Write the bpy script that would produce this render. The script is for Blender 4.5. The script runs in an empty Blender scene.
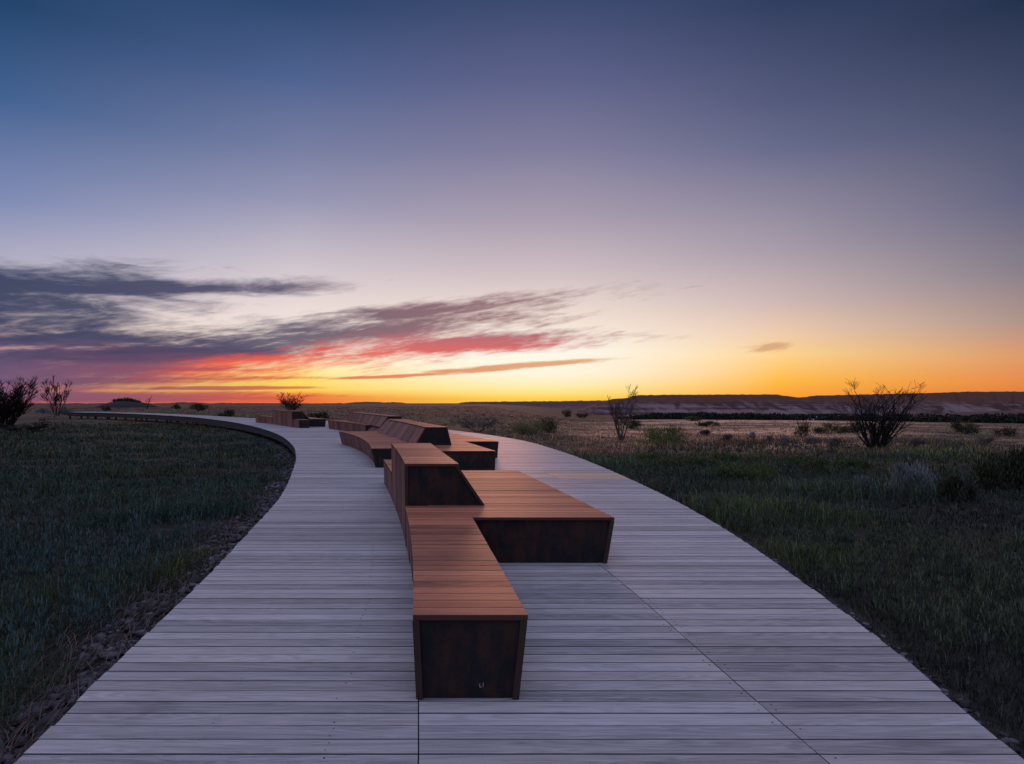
import bpy, bmesh, math, random
import numpy as np
from mathutils import Vector, Matrix

R = math.radians
random.seed(7)
rng = np.random.default_rng(11)
S = bpy.context.scene
COL = S.collection
H, F, CX = 399.0, 700.0, 512.0          # eye-level row, focal length in pixels, centre column
EYE = 1.6

# ------------------------------------------------------------------ camera
cam_d = bpy.data.cameras.new('camera')
cam = bpy.data.objects.new('camera', cam_d)
COL.objects.link(cam)
cam.location = (0, 0, EYE)
cam.rotation_euler = (R(90), 0, 0)
cam_d.sensor_fit = 'HORIZONTAL'
cam_d.sensor_width = 36
cam_d.lens = 36 * F / 1024
cam_d.shift_y = (H - 382) / 1024
cam_d.clip_start = 0.05
cam_d.clip_end = 20000
S.camera = cam

# ------------------------------------------------------------------ node helper
def lin(c):
    return tuple(((v / 255) / 12.92 if v / 255 <= 0.04045 else ((v / 255 + 0.055) / 1.055) ** 2.4) for v in c)

class X:
    """a socket with arithmetic"""
    def __init__(s, nt, sock): s.nt, s.s = nt, sock
    def _m(s, op, *a, clamp=False):
        n = s.nt.nodes.new('ShaderNodeMath'); n.operation = op; n.use_clamp = clamp
        for i, v in enumerate((s,) + a):
            if isinstance(v, X): s.nt.links.new(v.s, n.inputs[i])
            else: n.inputs[i].default_value = v
        return X(s.nt, n.outputs[0])
    def __add__(s, o): return s._m('ADD', o)
    __radd__ = __add__
    def __sub__(s, o): return s._m('SUBTRACT', o)
    def __rsub__(s, o): return (s * -1) + o
    def __mul__(s, o): return s._m('MULTIPLY', o)
    __rmul__ = __mul__
    def __truediv__(s, o): return s._m('DIVIDE', o)
    def mx(s, o): return s._m('MAXIMUM', o)
    def mn(s, o): return s._m('MINIMUM', o)
    def pw(s, o): return s._m('POWER', o)
    def abs(s): return s._m('ABSOLUTE')
    def cl(s): return s._m('ADD', 0.0, clamp=True)
    def sm(s, a, b):
        n = s.nt.nodes.new('ShaderNodeMapRange'); n.interpolation_type = 'SMOOTHSTEP'
        s.nt.links.new(s.s, n.inputs[0])
        n.inputs[1].default_value, n.inputs[2].default_value = (a, b) if a < b else (b, a)
        n.inputs[3].default_value, n.inputs[4].default_value = (0, 1) if a < b else (1, 0)
        return X(s.nt, n.outputs[0])

def comb(nt, x, y, z):
    n = nt.nodes.new('ShaderNodeCombineXYZ')
    for i, v in enumerate((x, y, z)):
        if isinstance(v, X): nt.links.new(v.s, n.inputs[i])
        else: n.inputs[i].default_value = v
    return X(nt, n.outputs[0])

def noise(nt, vec, scale=1, detail=4, rough=0.5, dist=0.0, dim='3D'):
    n = nt.nodes.new('ShaderNodeTexNoise'); n.noise_dimensions = dim
    if vec is not None: nt.links.new(vec.s, n.inputs['Vector'])
    n.inputs['Scale'].default_value = scale; n.inputs['Detail'].default_value = detail
    n.inputs['Roughness'].default_value = rough; n.inputs['Distortion'].default_value = dist
    return X(nt, n.outputs[0])

def mixc(nt, f, a, b, mode='MIX'):
    n = nt.nodes.new('ShaderNodeMix'); n.data_type = 'RGBA'; n.blend_type = mode
    for sock, v in ((n.inputs[0], f), (n.inputs[6], a), (n.inputs[7], b)):
        if isinstance(v, X): nt.links.new(v.s, sock)
        elif isinstance(v, (int, float)): sock.default_value = v
        else: sock.default_value = (*v, 1)
    return X(nt, n.outputs[2])

def ramp(nt, f, stops, interp='LINEAR'):
    n = nt.nodes.new('ShaderNodeValToRGB'); n.color_ramp.interpolation = interp
    el = n.color_ramp.elements
    while len(el) < len(stops): el.new(0.5)
    for e, (p, c) in zip(el, sorted(stops, key=lambda q: q[0])):
        e.position = p; e.color = (*c, 1)
    nt.links.new(f.s, n.inputs[0])
    return X(nt, n.outputs[0])

# ------------------------------------------------------------------ world: dusk sky by direction
W = bpy.data.worlds.new('World'); S.world = W; W.use_nodes = True
nt = W.node_tree; nt.nodes.clear()
tc = nt.nodes.new('ShaderNodeTexCoord')
sp = nt.nodes.new('ShaderNodeSeparateXYZ'); nt.links.new(tc.outputs['Generated'], sp.inputs[0])
dx, dy, dz = (X(nt, sp.outputs[i]) for i in range(3))
EL = dz._m('ARCSINE') * (180 / math.pi)
AZ = dx._m('ARCTAN2', dy) * (180 / math.pi)

def sky_ramp(az, rows):
    st = []
    for py, c in rows:
        e = math.degrees(math.atan((399 - py) / 700 * math.cos(R(az))))
        st.append((max(0, e) / 40, lin(c)))
    return ramp(nt, (EL / 40).cl(), st)

sky_l = sky_ramp(-36, [(0, (35, 68, 108)), (100, (68, 99, 146)), (200, (128, 140, 181)), (270, (185, 180, 198)), (315, (226, 206, 204)),
                       (350, (214, 160, 158)), (378, (168, 106, 122)), (390, (196, 108, 108)), (399, (190, 96, 94))])
sky_m = sky_ramp(-17, [(0, (46, 71, 111)), (80, (80, 100, 145)), (150, (120, 127, 163)), (200, (151, 151, 180)), (260, (203, 193, 203)),
                       (320, (243, 226, 219)), (350, (254, 240, 216)), (366, (255, 238, 176)), (378, (255, 224, 112)), (389, (255, 212, 86)), (395, (250, 150, 60)), (399, (238, 108, 60))])
sky_c = sky_ramp(2, [(0, (60, 74, 112)), (80, (93, 98, 138)), (150, (127, 125, 156)), (220, (170, 158, 176)), (270, (206, 189, 194)),
                     (320, (244, 226, 213)), (352, (255, 249, 236)), (374, (255, 246, 222)), (386, (255, 238, 176)), (394, (255, 226, 122)), (399, (253, 204, 76))])
sky_r = sky_ramp(21, [(0, (48, 62, 95)), (100, (84, 90, 124)), (150, (105, 108, 140)), (250, (168, 156, 170)), (303, (208, 185, 180)), (330, (237, 202, 175)),
                      (355, (254, 212, 140)), (380, (255, 188, 70)), (399, (250, 156, 52))])
sky_e = sky_ramp(36, [(0, (36, 50, 78)), (100, (68, 77, 106)), (200, (101, 102, 129)), (271, (137, 128, 139)), (321, (176, 149, 139)),
                      (356, (222, 156, 108)), (383, (232, 139, 72)), (399, (220, 118, 58))])
def seg(a, b):
    n = nt.nodes.new('ShaderNodeMapRange'); nt.links.new(AZ.s, n.inputs[0])
    n.inputs[1].default_value = a; n.inputs[2].default_value = b
    return X(nt, n.outputs[0])
def tent(c, h, k):
    """1 at azimuth c falling smoothly to 0 at c +- h, with a rounded top"""
    d = AZ - c
    return (1.0 - ((d * d + k * k)._m('SQRT') - k) / (math.hypot(h, k) - k)).cl()
sky = mixc(nt, seg(-36, -17), sky_l, sky_m)
sky = mixc(nt, AZ.sm(0.5, 3.5), sky, mixc(nt, seg(21, 36), sky_r, sky_e))
sky = mixc(nt, tent(2, 19, 7), sky, sky_c)

# clouds in (azimuth, elevation) degrees
def pol(px, py):
    a = math.atan((px - CX) / F)
    return math.degrees(a), math.degrees(math.atan((H - py) / F * math.cos(a)))
AE = comb(nt, AZ, EL, 0.0)
def blob(px0, py0, px1, py1, th_px, soft=1.0):
    """elongated streak between two directions; th_px = half thickness in pixels at this distance from the lens axis"""
    a0, e0 = pol(px0, py0); a1, e1 = pol(px1, py1)
    ca, ce = (a0 + a1) / 2, (e0 + e1) / 2
    L = math.hypot(a1 - a0, e1 - e0) / 2; t = math.atan2(e1 - e0, a1 - a0)
    th = th_px * 0.0818 * math.cos(R(ca)) ** 2
    mp = nt.nodes.new('ShaderNodeMapping'); mp.vector_type = 'TEXTURE'; nt.links.new(AE.s, mp.inputs[0])
    mp.inputs['Location'].default_value = (ca, ce, 0); mp.inputs['Rotation'].default_value = (0, 0, t); mp.inputs['Scale'].default_value = (L, th, 1)
    ln = nt.nodes.new('ShaderNodeVectorMath'); ln.operation = 'LENGTH'; nt.links.new(mp.outputs[0], ln.inputs[0])
    return X(nt, ln.outputs['Value'])
st = R(9)
cu = AZ * math.cos(st) + EL * math.sin(st)
cv = EL * math.cos(st) - AZ * math.sin(st)
n1 = noise(nt, comb(nt, cu * 0.12 + 3.1, cv * 0.85, 0.0), 1.0, 4, 0.58, 0.35, '2D')
n2 = noise(nt, comb(nt, AZ * 0.07 + 7.7, EL * 1.9, 0.0), 1.0, 4, 0.55, 0.0, '2D')
n3 = noise(nt, comb(nt, cu * 0.35 + 1.3, cv * 2.6, 0.0), 1.0, 4, 0.6, 0.25, '2D')
def union(bs):
    r = bs[0]
    for b in bs[1:]: r = r.mn(b)
    return (1.0 - r).mx(-1.4)
bank = union([blob(-420, 280, 190, 280, 33), blob(-100, 284, 350, 285, 12), blob(-300, 342, 270, 336, 15), blob(-420, 314, 200, 306, 48), blob(-420, 330, 110, 322, 62), blob(-700, 300, 130, 300, 60), blob(-200, 356, 330, 352, 15)])
n5 = noise(nt, comb(nt, AZ * 0.16 + 2.2, EL * 0.75 + 4.0, 0.0), 1.0, 5, 0.6, 0.4, '2D')
streak = union([blob(-260, 372, 440, 348, 30), blob(60, 362, 590, 303, 24), blob(300, 350, 625, 336, 13), blob(250, 330, 590, 292, 12)])
lowst = union([blob(-260, 381, 290, 379, 6), blob(420, 374, 626, 357, 3.2), blob(330, 379, 460, 373, 2), blob(-200, 397, 330, 396, 7), blob(120, 389, 350, 387, 2.5), blob(-260, 371, 250, 370, 10), blob(-300, 388, 120, 388, 9)])
wisp = union([blob(742, 349, 800, 345, 6)])
n4 = noise(nt, comb(nt, cu * 0.9 + 5.9, cv * 5.5, 0.0), 1.0, 3, 0.6, 0.0, '2D')
fil = (n1 - 0.5) * 1.5 + (n5 - 0.5) * 1.0 + (n3 - 0.5) * 1.2 + (n4 - 0.5) * 0.5
dens_b = (bank * 1.5 + (n5 - 0.5) * 2.0 + (n3 - 0.5) * 0.7 + (n4 - 0.5) * 0.3).sm(-0.4, 0.95)
dens_s = (streak * 1.4 + fil).sm(-0.3, 1.05)
dens_l = (lowst * 1.3 + (n2 - 0.5) * 1.9 + (n3 - 0.5) * 0.8 + (n4 - 0.5) * 0.3).sm(-0.3, 0.7)
dens_w = (wisp * 1.2 + (n3 - 0.5) * 2.0 + (n4 - 0.5)).sm(-0.1, 1.1) * 0.55
# colour of the cloud: slate above, rose and red where the low sun reaches its underside
red = union([blob(120, 386, 640, 334, 22), blob(260, 364, 600, 338, 24), blob(140, 378, 420, 362, 20)])
redm = (red * 2.2 + (n3 - 0.5) * 1.4 + (n4 - 0.5) * 0.4).sm(-0.3, 0.8)
slate = ramp(nt, (AZ / 60 + 0.75).cl(), [(0.1, lin((44, 58, 92))), (0.26, lin((60, 66, 98))), (0.45, lin((84, 78, 106))), (0.6, lin((122, 86, 102))), (0.75, lin((140, 100, 108)))])
lowcol = ramp(nt, (AZ / 60 + 0.75).cl(), [(0.12, lin((96, 84, 118))), (0.28, lin((136, 82, 104))), (0.45, lin((208, 84, 74))), (0.6, lin((226, 110, 66))), (0.78, lin((222, 150, 92)))])
hot = ramp(nt, (EL / 6).cl(), [(0.0, lin((244, 124, 58))), (0.3, lin((250, 98, 58))), (0.62, lin((222, 82, 80))), (0.85, lin((176, 88, 100))), (1.0, lin((130, 88, 108)))])
c_bank = mixc(nt, (EL + (n2 - 0.5) * 3).sm(5.0, 2.0), slate, lowcol)
c_st = mixc(nt, redm, mixc(nt, (EL + (n2 - 0.5) * 2).sm(3.9, 1.5), slate, lowcol), hot)
sky = mixc(nt, dens_b * 0.95, sky, c_bank)
sky = mixc(nt, dens_s * 0.92, sky, c_st)
sky = mixc(nt, dens_l * 0.85, sky, lowcol)
sky = mixc(nt, dens_w, sky, lin((190, 130, 100)))

# the sky overhead and behind the camera: open blue-lavender twilight dome
nish = nt.nodes.new('ShaderNodeTexSky'); nish.sky_type = 'NISHITA'; nish.sun_disc = False
nish.sun_elevation = R(2); nish.sun_rotation = R(-2)
dome = ramp(nt, dz.cl(), [(0.0, (0.07, 0.07, 0.11)), (0.3, (0.20, 0.20, 0.31)), (0.6, (0.50, 0.53, 0.84)), (1.0, (0.74, 0.82, 1.50))])
dome = mixc(nt, 1.0, dome, mixc(nt, 1.0, X(nt, nish.outputs[0]), (0.05, 0.05, 0.05), 'MULTIPLY'), 'ADD')
back = dy.sm(0.68, 0.1)
sky = mixc(nt, back, sky, dome)
bg = nt.nodes.new('ShaderNodeBackground'); nt.links.new(sky.s, bg.inputs[0]); bg.inputs[1].default_value = 1.0
wo = nt.nodes.new('ShaderNodeOutputWorld'); nt.links.new(bg.outputs[0], wo.inputs[0])
W.cycles.sampling_method = 'MANUAL'; W.cycles.sample_map_resolution = 512

# ------------------------------------------------------------------ sun at the horizon (just set: broad, weak, orange)
sd = bpy.data.lights.new('sun', 'SUN'); sun = bpy.data.objects.new('sun', sd); COL.objects.link(sun)
sd.energy = 0.7; sd.color = (1.0, 0.42, 0.24); sd.angle = R(8)
az, el = R(-2), R(3.2)
sun.rotation_euler = Vector((-math.sin(az) * math.cos(el), -math.cos(az) * math.cos(el), -math.sin(el))).to_track_quat('-Z', 'Y').to_euler()

S.view_settings.view_transform = 'Standard'; S.view_settings.look = 'None'
S.view_settings.exposure = 0.0; S.view_settings.gamma = 1.0; S.view_settings.use_curve_mapping = False
S.render.engine = 'CYCLES'
S.cycles.use_denoising = True
try: S.cycles.denoiser = 'OPENIMAGEDENOISE'
except Exception: pass
S.cycles.max_bounces = 4; S.cycles.diffuse_bounces = 2; S.cycles.glossy_bounces = 2; S.cycles.transmission_bounces = 2
S.cycles.caustics_reflective = False; S.cycles.caustics_refractive = False
S.cycles.sample_clamp_indirect = 4

# ------------------------------------------------------------------ object helpers
def tag(o, label=None, cat=None, group=None, kind=None):
    if label: o['label'] = label
    if cat: o['category'] = cat
    if group: o['group'] = group
    if kind: o['kind'] = kind
    return o

def mesh_obj(name, verts, faces, mat, parent=None, smooth=False):
    me = bpy.data.meshes.new(name)
    me.from_pydata([tuple(v) for v in verts], [], faces)
    me.materials.append(mat); me.update()
    if smooth: me.polygons.foreach_set('use_smooth', [True] * len(me.polygons))
    o = bpy.data.objects.new(name, me); COL.objects.link(o)
    if parent: o.parent = parent; o.matrix_parent_inverse = parent.matrix_basis.inverted()
    return o

def np_obj(name, verts, quads, tris, mat, cols=None, parent=None, smooth=False):
    """fast mesh from arrays"""
    me = bpy.data.meshes.new(name)
    nq, ntr = len(quads), len(tris)
    me.vertices.add(len(verts)); me.vertices.foreach_set('co', np.asarray(verts, np.float32).ravel())
    li = np.concatenate([np.asarray(quads, np.int32).ravel(), np.asarray(tris, np.int32).ravel()]).astype(np.int32)
    me.loops.add(len(li)); me.loops.foreach_set('vertex_index', li)
    ls = np.concatenate([np.arange(nq) * 4, nq * 4 + np.arange(ntr) * 3]).astype(np.int32)
    me.polygons.add(nq + ntr); me.polygons.foreach_set('loop_start', ls)
    me.update(calc_edges=True); me.validate()
    if cols is not None:
        a = me.color_attributes.new('tint', 'FLOAT_COLOR', 'POINT')
        c4 = np.ones((len(verts), 4), np.float32); c4[:, :3] = cols
        a.data.foreach_set('color', c4.ravel())
    if smooth: me.polygons.foreach_set('use_smooth', np.ones(nq + ntr, bool))
    me.materials.append(mat)
    o = bpy.data.objects.new(name, me); COL.objects.link(o)
    if parent: o.parent = parent; o.matrix_parent_inverse = parent.matrix_basis.inverted()
    return o

def empty(name, loc, label, cat, group=None):
    o = bpy.data.objects.new(name, None); COL.objects.link(o); o.location = loc
    o.empty_display_size = 0.2
    return tag(o, label, cat, group)

class MB:
    def __init__(s): s.v, s.f = [], []
    def hexa(s, p):
        """8 points: bottom loop 0-3, top loop 4-7 (same order)"""
        b = len(s.v); s.v += [tuple(q) for q in p]
        s.f += [[b + i for i in q] for q in ((3, 2, 1, 0), (4, 5, 6, 7), (0, 1, 5, 4), (1, 2, 6, 5), (2, 3, 7, 6), (3, 0, 4, 7))]
    def box(s, x0, x1, y0, y1, z0, z1):
        s.hexa([(x0, y0, z0), (x1, y0, z0), (x1, y1, z0), (x0, y1, z0), (x0, y0, z1), (x1, y0, z1), (x1, y1, z1), (x0, y1, z1)])
    def tube(s, pts, rad, n=5):
        b = len(s.v); k = len(pts)
        for i, (p, r) in enumerate(zip(pts, rad)):
            d = (pts[min(i + 1, k - 1)] - pts[max(i - 1, 0)])
            if d.length < 1e-9: d = Vector((0, 0, 1))
            d.normalize()
            u = d.orthogonal().normalized(); w = d.cross(u)
            for j in range(n):
                a = 2 * math.pi * j / n
                s.v.append(tuple(p + (u * math.cos(a) + w * math.sin(a)) * r))
        for i in range(k - 1):
            for j in range(n):
                s.f.append([b + i * n + j, b + i * n + (j + 1) % n, b + (i + 1) * n + (j + 1) % n, b + (i + 1) * n + j])
        s.f.append([b + (k - 1) * n + j for j in range(n)])
    def build(s, name, mat, parent=None, smooth=False, edge=None, keep=1):
        """edge: a second material for every face of a board but its outer one (number keep of each six)"""
        o = mesh_obj(name, s.v, s.f, mat, parent, smooth)
        if edge:
            o.data.materials.append(edge)
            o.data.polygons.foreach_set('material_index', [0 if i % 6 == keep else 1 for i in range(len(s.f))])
        return o

def lerp_fn(pts):
    ys = [p[0] for p in pts]; xs = [p[1] for p in pts]
    return lambda y: float(np.interp(y, ys, xs))
def smooth_fn(pts):
    """cubic through (y, x) points"""
    ys = np.array([p[0] for p in pts], float); xs = np.array([p[1] for p in pts], float)
    if len(pts) < 3: return lerp_fn(pts)
    co = np.polyfit(ys - ys[0], xs, min(3, len(pts) - 1) if len(pts) > 3 else 2)
    return lambda y: float(np.polyval(co, y - ys[0]))

# ------------------------------------------------------------------ materials
def new_mat(name):
    m = bpy.data.materials.new(name); m.use_nodes = True
    return m, m.node_tree, m.node_tree.nodes['Principled BSDF']

def coords(nt, kind='Object'):
    t = nt.nodes.new('ShaderNodeTexCoord'); s_ = nt.nodes.new('ShaderNodeSeparateXYZ')
    nt.links.new(t.outputs[kind], s_.inputs[0])
    return tuple(X(nt, s_.outputs[i]) for i in range(3))

def isl(nt):
    g = nt.nodes.new('ShaderNodeNewGeometry')
    return X(nt, g.outputs['Random Per Island'])

def wood(name, dark, light, axis, rough=0.55, var=0.5, grain=0.5, spec=0.5, bump=0.15, blotch=0.3, hue=0.0):
    m, nt, bs = new_mat(name)
    x, y, z = coords(nt); r = isl(nt)
    g = {'x': (x, y, z), 'z': (z, x, y)}[axis]
    o1, o2 = r * 37.0, r * 91.0
    long_, c1, c2 = g[0], g[1], g[2]
    v1 = comb(nt, long_ * 1.3 + o1, c1 * 34.0 + o2, c2 * 34.0)
    fine = noise(nt, v1, 1, 5, 0.6, 0.4)
    v2 = comb(nt, long_ * 0.55 + o2, c1 * 7.0 + o1, c2 * 7.0)
    broad = noise(nt, v2, 1, 3, 0.5, 0.8)
    rings = (broad * 15.0)._m('FRACT')
    rings = (rings - 0.5).abs() * 2.0
    tex = fine * 0.55 + rings * 0.18 + broad * 0.27
    f = ((tex - 0.48) * grain * 3.0 + 0.5 + (r - 0.5) * var)
    big = noise(nt, comb(nt, x * 0.5, y * 0.8, z), 1, 4, 0.6)
    f = (f + (big - 0.5) * blotch).cl()
    lines = (noise(nt, comb(nt, long_ * 0.8 + o1 * 1.7, c1 * 11.0 + o2, c2 * 11.0), 1, 2, 0.5, 1.2) * 22.0)._m('FRACT').sm(0.0, 0.16)
    f = (f - (1.0 - lines) * 0.13 * grain / 0.55).cl()
    colr = mixc(nt, f, dark, light)
    if hue > 0:
        r2 = (r * 7.31)._m('FRACT')
        colr = mixc(nt, r2 * hue, colr, mixc(nt, 1.0, colr, (1.06, 0.94, 0.84), 'MULTIPLY'))
        st_ = noise(nt, comb(nt, x * 0.9, y * 0.9, z), 1, 5, 0.65, 0.5)
        colr = mixc(nt, st_.sm(0.5, 0.75) * 0.45, colr, mixc(nt, 1.0, colr, (0.66, 0.66, 0.66), 'MULTIPLY'))
    nt.links.new(colr.s, bs.inputs['Base Color'])
    nt.links.new((0.16 * (fine - 0.5) + rough).s, bs.inputs['Roughness'])
    bs.inputs['Specular IOR Level'].default_value = spec
    bp = nt.nodes.new('ShaderNodeBump'); bp.inputs['Strength'].default_value = bump; bp.inputs['Distance'].default_value = 0.006
    nt.links.new(tex.s, bp.inputs['Height']); nt.links.new(bp.outputs[0], bs.inputs['Normal'])
    return m

def flat0(name, c):
    m, nt, bs = new_mat(name)
    bs.inputs['Base Color'].default_value = (*c, 1); bs.inputs['Roughness'].default_value = 0.85; bs.inputs['Specular IOR Level'].default_value = 0.2
    return m
M_deck = wood('weathered_deck_wood', (0.145, 0.136, 0.130), (0.445, 0.415, 0.388), 'x', 0.6, 0.55, 0.6, 0.2, hue=0.4)
M_new = wood('new_deck_wood', (0.33, 0.22, 0.14), (0.52, 0.37, 0.25), 'x', 0.6, 0.3, spec=0.25)
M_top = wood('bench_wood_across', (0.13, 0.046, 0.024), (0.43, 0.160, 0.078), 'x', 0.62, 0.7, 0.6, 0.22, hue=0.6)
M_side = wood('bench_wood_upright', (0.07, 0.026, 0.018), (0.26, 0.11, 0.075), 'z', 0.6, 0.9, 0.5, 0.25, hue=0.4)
M_edge = flat0('gap_shade_board_edge', (0.045, 0.040, 0.040))  # board sides coloured dark to paint shade into the deck gaps
M_bedge = flat0('dark_slat_edge', (0.075, 0.032, 0.024))  # slat sides get the same painted gap shade, in brown
M_fascia = wood('dark_edge_wood', (0.007, 0.006, 0.006), (0.022, 0.019, 0.018), 'x', 0.8, 0.3)

def mk_steel():
    m, nt, bs = new_mat('weathering_steel')
    x, y, z = coords(nt)
    a = noise(nt, comb(nt, x * 3.0, y * 3.0, z * 2.0), 1, 6, 0.65, 0.5)
    b = noise(nt, comb(nt, x * 14.0, y * 14.0, z * 1.6), 1, 4, 0.6, 0.2)
    d_ = noise(nt, comb(nt, x * 7.0, y * 7.0, z * 6.0), 1, 6, 0.7, 1.0)
    f = (a * 0.5 + b * 0.25 + d_ * 0.25).sm(0.44, 0.62)
    c = mixc(nt, f, (0.006, 0.007, 0.011), (0.044, 0.016, 0.009))
    nt.links.new(c.s, bs.inputs['Base Color'])
    nt.links.new((0.62 + 0.25 * (b - 0.5)).s, bs.inputs['Roughness'])
    bs.inputs['Specular IOR Level'].default_value = 0.25
    return m
M_steel = mk_steel()
M_trim = None

def flat(name, c, rough=0.8, metal=0.0, nscale=6.0, amt=0.35, spec=0.3):
    m, nt, bs = new_mat(name)
    x, y, z = coords(nt)
    n = noise(nt, comb(nt, x, y, z), nscale, 5, 0.6)
    col = mixc(nt, n.cl(), tuple(v * (1 - amt) for v in c), tuple(min(1, v * (1 + amt)) for v in c))
    nt.links.new(col.s, bs.inputs['Base Color'])
    bs.inputs['Roughness'].default_value = rough; bs.inputs['Metallic'].default_value = metal
    bs.inputs['Specular IOR Level'].default_value = spec
    return m
M_trim = flat('dark_trim', (0.040, 0.020, 0.015), 0.7, 0, 9)
M_screw = flat('screw_steel', (0.02, 0.02, 0.024), 0.5, 0.6)
M_bright = flat('bright_screw_steel', (0.55, 0.55, 0.56), 0.35, 0.7)
M_bark = flat('dead_bark', (0.030, 0.024, 0.022), 0.9, 0, 20)
M_black = flat('black_bark', (0.012, 0.010, 0.010), 0.9, 0, 20)  # even near-black colour over trunk and branches
M_bark_grey = flat('grey_bark', (0.075, 0.060, 0.056), 0.9, 0, 20)
M_white = flat('white_paint', (0.75, 0.75, 0.76), 0.4)
M_glass = flat('dark_glass', (0.02, 0.025, 0.03), 0.1, 0, 2, 0.1, 0.5)
M_tyre = flat('tyre_rubber', (0.02, 0.02, 0.02), 0.9)
M_scuff = flat('pale_scuff', (0.22, 0.21, 0.21), 0.8)

def tinted(name, rough=0.75, transl=0.25, spec=0.2):
    m, nt, bs = new_mat(name)
    a = nt.nodes.new('ShaderNodeAttribute'); a.attribute_name = 'tint'
    nt.links.new(a.outputs['Color'], bs.inputs['Base Color'])
    bs.inputs['Roughness'].default_value = rough; bs.inputs['Specular IOR Level'].default_value = spec
    if transl > 0:
        t = nt.nodes.new('ShaderNodeBsdfTranslucent'); nt.links.new(a.outputs['Color'], t.inputs[0])
        mx = nt.nodes.new('ShaderNodeMixShader'); mx.inputs[0].default_value = transl
        nt.links.new(bs.outputs[0], mx.inputs[1]); nt.links.new(t.outputs[0], mx.inputs[2])
        nt.links.new(mx.outputs[0], nt.nodes['Material Output'].inputs[0])
    return m
M_leaf = tinted('leaf_blades')
M_rock = tinted('gravel_stone', 0.85, 0.0)

# ------------------------------------------------------------------ terrain
_ph = rng.uniform(0, 6.28, 24); _kx = rng.normal(0, 1, 24); _ky = rng.normal(0, 1, 24)
def wob(x, y, s, k0=0, k1=8):
    r = 0
    for i in range(k0, k1): r = r + np.sin(x * _kx[i] / s + y * _ky[i] / s + _ph[i])
    return r / (k1 - k0)
def sstep(a, b, t):
    t = np.clip((t - a) / (b - a), 0, 1); return t * t * (3 - 2 * t)
def gz(x, y):
    x = np.asarray(x, float); y = np.asarray(y, float)
    r = np.hypot(x, y); a = np.degrees(np.arctan2(x, y))
    near = -0.14 - 0.28 * sstep(9, 24, r)
    zl = near - 0.0058 * np.maximum(0, r - 20)
    zr = near + np.interp(r, [0, 18, 140, 300, 600, 5000], [0, 0, -1.93, -9.6, -18.6, -18.6])
    s = sstep(-3, 8, a) * (1 - sstep(95, 130, a))
    z = zl * (1 - s) + zr * s
    z = z + 0.05 * wob(x, y, 2.2, 0, 8) * sstep(2, 7, r) + 0.16 * wob(x, y, 14.0, 8, 16) * sstep(12, 45, r)
    return z

def unproj(px, py):
    """point on the ground seen at a pixel"""
    Y = 2.0
    for _ in range(4000):
        x = (px - CX) / F * Y; z = EYE - (py - H) / F * Y
        if z <= float(gz(x, Y)): break
        Y *= 1.004
    return x, Y, float(gz(x, Y))

# ------------------------------------------------------------------ boardwalk outline
def dk(px, py):
    Y = EYE * F / (py - H); return ((px - CX) / F * Y, Y)
L_pts = [(-1.85, -4.0), (-1.95, -1.0), (-2.05, 1.5)] + [dk(*p) for p in [(12, 764), (100, 678), (200, 583), (250, 531), (280, 497), (292, 473), (296, 455.5), (291, 443.5), (276, 433.5), (252, 426), (225, 421), (190, 417), (150, 414.6), (110, 413)]] + [(-51.5, 83.5), (-54, 85.0)]
R_pts = [(2.0, -4.0), (2.1, -1.0), (2.2, 1.5)] + [dk(*p) for p in [(1020, 757), (900, 655), (840, 609), (780, 566), (720, 526), (660, 493), (600, 466), (560, 451), (520, 440)]] + [(-2.2, 34), (-7.0, 43), (-13.5, 51.5), (-21.5, 58.5), (-29, 67), (-41, 79.5), (-53, 88.5), (-56, 91.0)]
def catmull(pts, n=8):
    out = []
    P = [np.array(p) for p in pts]; P = [2 * P[0] - P[1]] + P + [2 * P[-1] - P[-2]]
    for i in range(1, len(P) - 2):
        for k in range(n):
            t = k / n
            out.append(0.5 * (2 * P[i] + (P[i + 1] - P[i - 1]) * t + (2 * P[i - 1] - 5 * P[i] + 4 * P[i + 1] - P[i + 2]) * t * t + (3 * P[i] - P[i - 1] - 3 * P[i + 1] + P[i + 2]) * t ** 3))
    out.append(P[-2])
    return np.array(out)
EL_, ER_ = catmull(L_pts), catmull(R_pts)
POLY = np.concatenate([EL_, ER_[::-1]])
xl_f = lambda y: float(np.interp(y, EL_[:, 1], EL_[:, 0]))
xr_f = lambda y: float(np.interp(y, ER_[:, 1], ER_[:, 0]))

def in_deck(x, y):
    """inside the outline (both edges run steadily away from the camera)"""
    l = np.interp(y, EL_[:, 1], EL_[:, 0]); r = np.interp(y, ER_[:, 1], ER_[:, 0])
    return (x > l) & (x < r) & (y > -4)
def dist_to(poly, x, y):
    d = np.full(np.shape(x), 1e9)
    for a, b in zip(poly[:-1], poly[1:]):
        ab = b - a; q = float(ab @ ab) + 1e-12
        t = np.clip(((x - a[0]) * ab[0] + (y - a[1]) * ab[1]) / q, 0, 1)
        d = np.minimum(d, np.hypot(x - a[0] - t * ab[0], y - a[1] - t * ab[1]))
    return d

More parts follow.
